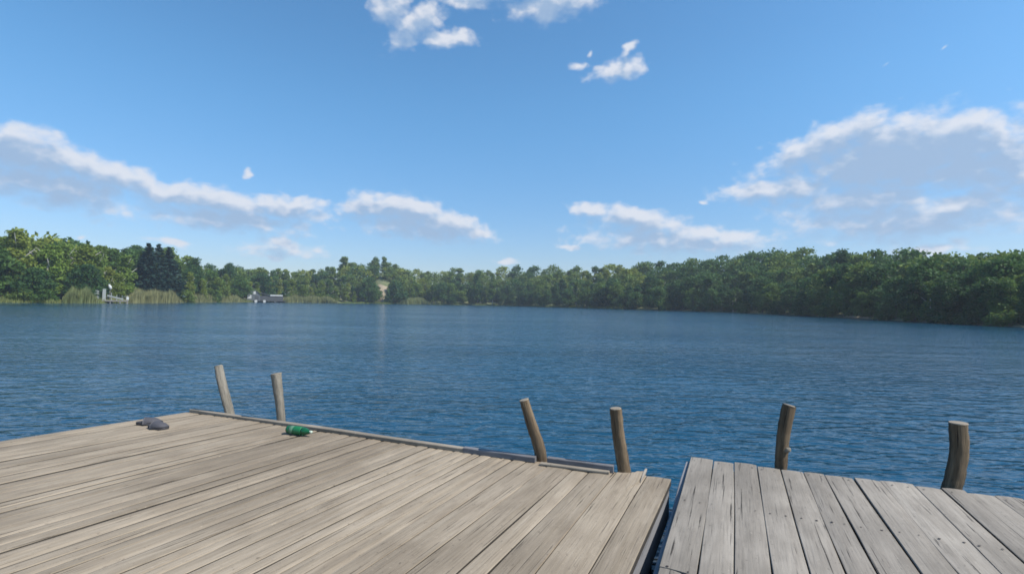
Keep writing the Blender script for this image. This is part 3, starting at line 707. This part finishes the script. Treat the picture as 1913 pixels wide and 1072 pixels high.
# right deck
DR = thing('wooden_deck', 'silvery grey plank deck in the right foreground with wide worn boards', 'deck')
ra, rb = flat(1290, 854, ZR), flat(1913, 931, ZR)
redge = (rb-ra).normalized()
pxs = [1290, 1333, 1371, 1414, 1457, 1500, 1539, 1593, 1643, 1707, 1758, 1804, 1858, 1913]
def on_r(px):
    lo, hi = 0.0, 1.3
    for _ in range(40):
        m_ = (lo+hi)/2; p = ra + (rb-ra)*m_; d = ROT.transposed() @ (p - Vector((0, 0, CAMZ)))
        if CX + F*d.x/-d.z < px: lo = m_
        else: hi = m_
    return ra + (rb-ra)*lo
fr = [on_r(p) for p in pxs]
while (fr[-1]-ra).length < 4.6: fr.append(fr[-1] + redge*random.uniform(.17, .24))
rl = []
for i, f in enumerate(fr):
    az = R(24.3 + random.uniform(-.35, .35)*(0 if i == 0 else 1)); rl.append((f, f - dirv(az)*8.5))
PR = pairs(rl); sj = (ra - at(1229, 1058, ZR)).length  # the first two boards are pieced near the viewer
out_ = []
for i, (f0, b0, f1, b1) in enumerate(PR):
    if i > 1: out_.append((f0, b0, f1, b1)); continue
    c = 8.5; m0 = f0.lerp(b0, (sj-.011)/c); m1 = f1.lerp(b1, (sj-.011+.03)/c); q0 = f0.lerp(b0, (sj+.011)/c); q1 = f1.lerp(b1, (sj+.011+.03)/c)
    out_.append((f0, m0, f1, m1)); h = .62 if i == 0 else .5; out_ += [(q0, b0, q0.lerp(q1, h), b0.lerp(b1, h)), (q0.lerp(q1, h), b0.lerp(b1, h), q1, b1)]
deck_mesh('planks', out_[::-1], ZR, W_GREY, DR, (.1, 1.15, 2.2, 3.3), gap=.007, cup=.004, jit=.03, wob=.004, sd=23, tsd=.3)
rdir = dirv(R(24.3))
board('side_board', ra + redge*.015 - rdir*.05, ra + redge*.015 - rdir*8.4, .05, .2, ZR-.05-.202, W_SIDE, DR, -1, 12)
board('front_beam', ra + redge*.1 - rdir*.1, ra + redge*4.5 - rdir*.1, .08, .2, ZR-.05-.202, W_DARK, DR, -1, 13)
for s in (1.15, 2.2, 3.3, 5.0):
    board('cross_beam', ra + redge*.1 - rdir*s, ra + redge*4.5 - rdir*s, .1, .16, ZR-.05-.162, W_DARK, DR, -1, 14)

pontoon('float', [ra+redge*.12-rdir*2.1, ra+redge*4.4-rdir*2.1, ra+redge*4.4-rdir*.2, ra+redge*.12-rdir*.2], -.2, .29, DR)
# ------------------------------------------------------------------ leaning round posts at the far edge
def post(path, dia_px, base_edge, m, label, out=.08, knot=False, sd=0):
    """path: pixels from the deck edge up to the top, all at the depth of the point where the post meets the edge"""
    b0 = base_edge + nrm_out*out; Y = b0.y
    pts = [at_depth(px, py, Y) for px, py in path]
    sc = Y/F; low = pts[0] + (pts[0]-pts[1]).normalized()*.5; low.z = min(low.z, ZL-.4)
    vs = [low] + pts
    fine = []; rad = []
    dd = [dia_px[0]] + list(dia_px)
    for i in range(len(vs)-1):
        for k in range(6):
            t = k/6
            pm, p1, p2, pn = vs[max(i-1, 0)], vs[i], vs[i+1], vs[min(i+2, len(vs)-1)]
            q = .5*((2*p1) + (p2-pm)*t + (2*pm-5*p1+4*p2-pn)*t*t + (3*p1-pm-3*p2+pn)*t**3)
            fine.append(q); rad.append((dd[i]*(1-t)+dd[i+1]*t)*sc/2*.9)
    fine.append(vs[-1]); rad.append(dd[-1]*sc/2*.9)
    o = thing('wooden_post', label, 'post', (fine[0].x, fine[0].y, fine[0].z))
    off = Vector(o.location); fine = [p-off for p in fine]
    mb = MB(); mb.tube(fine, rad, 20, cap=False, rough=.15, sd=sd)
    mb.tube([fine[0], fine[0]+(fine[1]-fine[0])*.01], rad[0], 18, cap=True)
    sh = mb.build('shaft', m, o, True)
    if knot:
        c = fine[int(len(fine)*.52)]; mk = MB(); q = rad[0]
        mk.tube([c+Vector((.3*q, -.7*q, 0)), c+Vector((.75*q, -1.3*q, .012))], [q*.55, q*.35], 10, rough=.1); mk.build('knot', W_POSTG, o, True)
    t = (fine[-1]-fine[-2]).normalized(); mt = MB()
    mt.tube([fine[-1]-t*.002, fine[-1]+t*.006], [rad[-1]*.985, rad[-1]*.93], 18, cap=True, sd=sd, rough=.05)
    mt.build('sawn_top', W_END, o)
    return o
GP = None
post([(431, 778), (422, 745), (413, 710), (408, 683)], (17, 17, 16, 14), on_front(431), W_POSTG, 'leftmost thin grey post, leaning left above the deck corner', sd=1)
post([(526, 799), (523, 760), (519, 725), (516, 698)], (17, 18, 19, 21), on_front(526), W_POSTG, 'straight grey post rising beside the green bottle', sd=2)
post([(1014, 878), (1008, 838), (993, 793), (979, 747)], (23, 23, 22, 20), on_front(1014), W_POST, 'brown post leaning left between the dark curb boards', .035, sd=3)
post([(1169, 898), (1161, 850), (1154, 805), (1150, 763)], (25, 24, 23, 24), on_front(1169), W_POST, 'brown split post near the right corner of the left deck', .06, sd=4)
post([(1458, 884), (1460, 845), (1465, 800), (1474, 757)], (23, 24, 24, 24), on_r(1458), W_POST, 'knotty brown post leaning right at the far edge of the right deck', .07, True, sd=5)
post([(1772, 926), (1784, 885), (1792, 840), (1790, 790)], (31, 33, 33, 32), on_r(1772), W_POST, 'thick curved brown post at the right end of the far edge', .10, sd=6)

# ------------------------------------------------------------------ things left on the deck
M_RUB = mat('grey_rubber', .7, (.06, .058, .066)); M_SOLE = mat('dark_sole', .8, (.035, .033, .036))
def sandal(px, py, rz, label, lift=0, roll=0):
    p = at(px, py, ZL+.004); o = thing('sandal', label, 'sandal', (p.x, p.y, p.z+lift), rz); o.rotation_euler = (roll, 0, rz)
    n = 20; out = []
    for k in range(n):
        a = 2*math.pi*k/n; x = .135*math.cos(a); y = (.066 if math.cos(a) > -.1 else .055)*math.sin(a)*(1+.12*math.cos(a)); out.append((x, y))
    mb = MB(); V = [(x, y, 0) for x, y in out] + [(x*1.02, y*1.03, .03) for x, y in out] + [(x*.93, y*.9, .036) for x, y in out]
    f = [tuple(range(n-1, -1, -1))] + [(i, (i+1) % n, n+(i+1) % n, n+i) for i in range(n)] + [(n+i, n+(i+1) % n, 2*n+(i+1) % n, 2*n+i) for i in range(n)] + [tuple(range(2*n, 3*n))]
    mb.add(V, f); mb.build('sole', M_SOLE, o)
    V = []; f = []; m_ = 9; rows = 9                  # domed upper, open at the heel, with real thickness
    for lay in (0, 1):
        for i in range(rows):
            t = i/(rows-1); x = -.05 + .18*t; w = .066*math.sqrt(max(.12, 1-((x-.0)/.145)**2)) * 1.04 - lay*.005; hh = (.072-.032*t**1.6)*math.sqrt(max(.06, 1-max(0, (t-.55)/.46)**2)) - lay*.005
            for k in range(m_):
                th = math.pi*k/(m_-1); V.append((x-lay*.002, w*math.cos(th), .012 + hh*math.sin(th)**.8))
    for lay in (0, 1):
        for i in range(rows-1):
            for k in range(m_-1):
                q = (lay*rows*m_+i*m_+k, lay*rows*m_+(i+1)*m_+k, lay*rows*m_+(i+1)*m_+k+1, lay*rows*m_+i*m_+k+1); f.append(q if lay else q[::-1])
    for k in range(m_-1): f.append((k, k+1, rows*m_+k+1, rows*m_+k))
    mb = MB(); mb.add(V, f); mb.build('upper', M_RUB, o, True)
    return o
sandal(295, 800, R(-14), 'front grey rubber sandal of the pair, toe to the right')
sandal(279, 792, R(15), 'rear dark grey sandal half hidden behind the other one', .0)
# green bottle
M_GREEN = mat('green_bottle_plastic', .18, (.012, .13, .05), **{'Transmission Weight': .35}); M_LAB = mat('bright_green_label', .45, (.012, .15, .05))
M_CLEAR = mat('pale_green_plastic', .15, (.14, .30, .18), **{'Transmission Weight': .4}); M_CAP = mat('white_cap', .4, (.45, .52, .42))
ba, bb = at(537, 810, ZL), at(583, 816, ZL)
bd = (bb-ba); bl = bd.length; brz = math.atan2(bd.y, bd.x)
bt = thing('bottle', 'green plastic bottle with white cap lying against the curb', 'bottle', (ba.x, ba.y, ZL+.052), brz)
def lathe(name, prof, m, n=20):
    mb = MB(); v = []; 
    for (x, r_) in prof:
        for k in range(n): a = 2*math.pi*k/n; v.append((x*bl, r_*math.cos(a), r_*math.sin(a)))
    f = [(i*n+k, (i+1)*n+k, (i+1)*n+(k+1) % n, i*n+(k+1) % n) for i in range(len(prof)-1) for k in range(n)]
    f += [tuple(range(n)), tuple(range((len(prof)-1)*n+n-1, (len(prof)-1)*n-1, -1))]
    mb.add(v, [q[::-1] for q in f]); return mb.build(name, m, bt, True)
lathe('base', [(0, .02), (.0, .034), (.03, .042), (.13, .044)], M_GREEN)
lathe('lower_body', [(.13, .0435), (.2, .0445), (.3, .0435)], M_CLEAR)
lathe('label_sleeve', [(.3, .0438), (.32, .0455), (.6, .0455), (.62, .0438)], M_LAB)
lathe('shoulder', [(.62, .0437), (.7, .042), (.8, .031), (.88, .018), (.92, .0145)], M_GREEN)
lathe('cap', [(.92, .015), (.985, .015)], M_CAP)

# ------------------------------------------------------------------ summer haze
def haze():
    mb = MB(); mb.box((0, 150, 22), (1300, 900, 50)); m = bpy.data.materials.new('air'); m.use_nodes = True
    t = m.node_tree; t.nodes.remove(t.nodes['Principled BSDF']); v = t.nodes.new('ShaderNodeVolumePrincipled')
    v.inputs['Color'].default_value = (.80, .89, 1, 1); v.inputs['Density'].default_value = .00042; v.inputs['Anisotropy'].default_value = .2
    t.links.new(v.outputs[0], t.nodes['Material Output'].inputs['Volume'])
    o = mb.build('haze', m); o['kind'] = 'stuff'; tag(o, 'thin blue summer haze over the lake', 'haze')
haze()
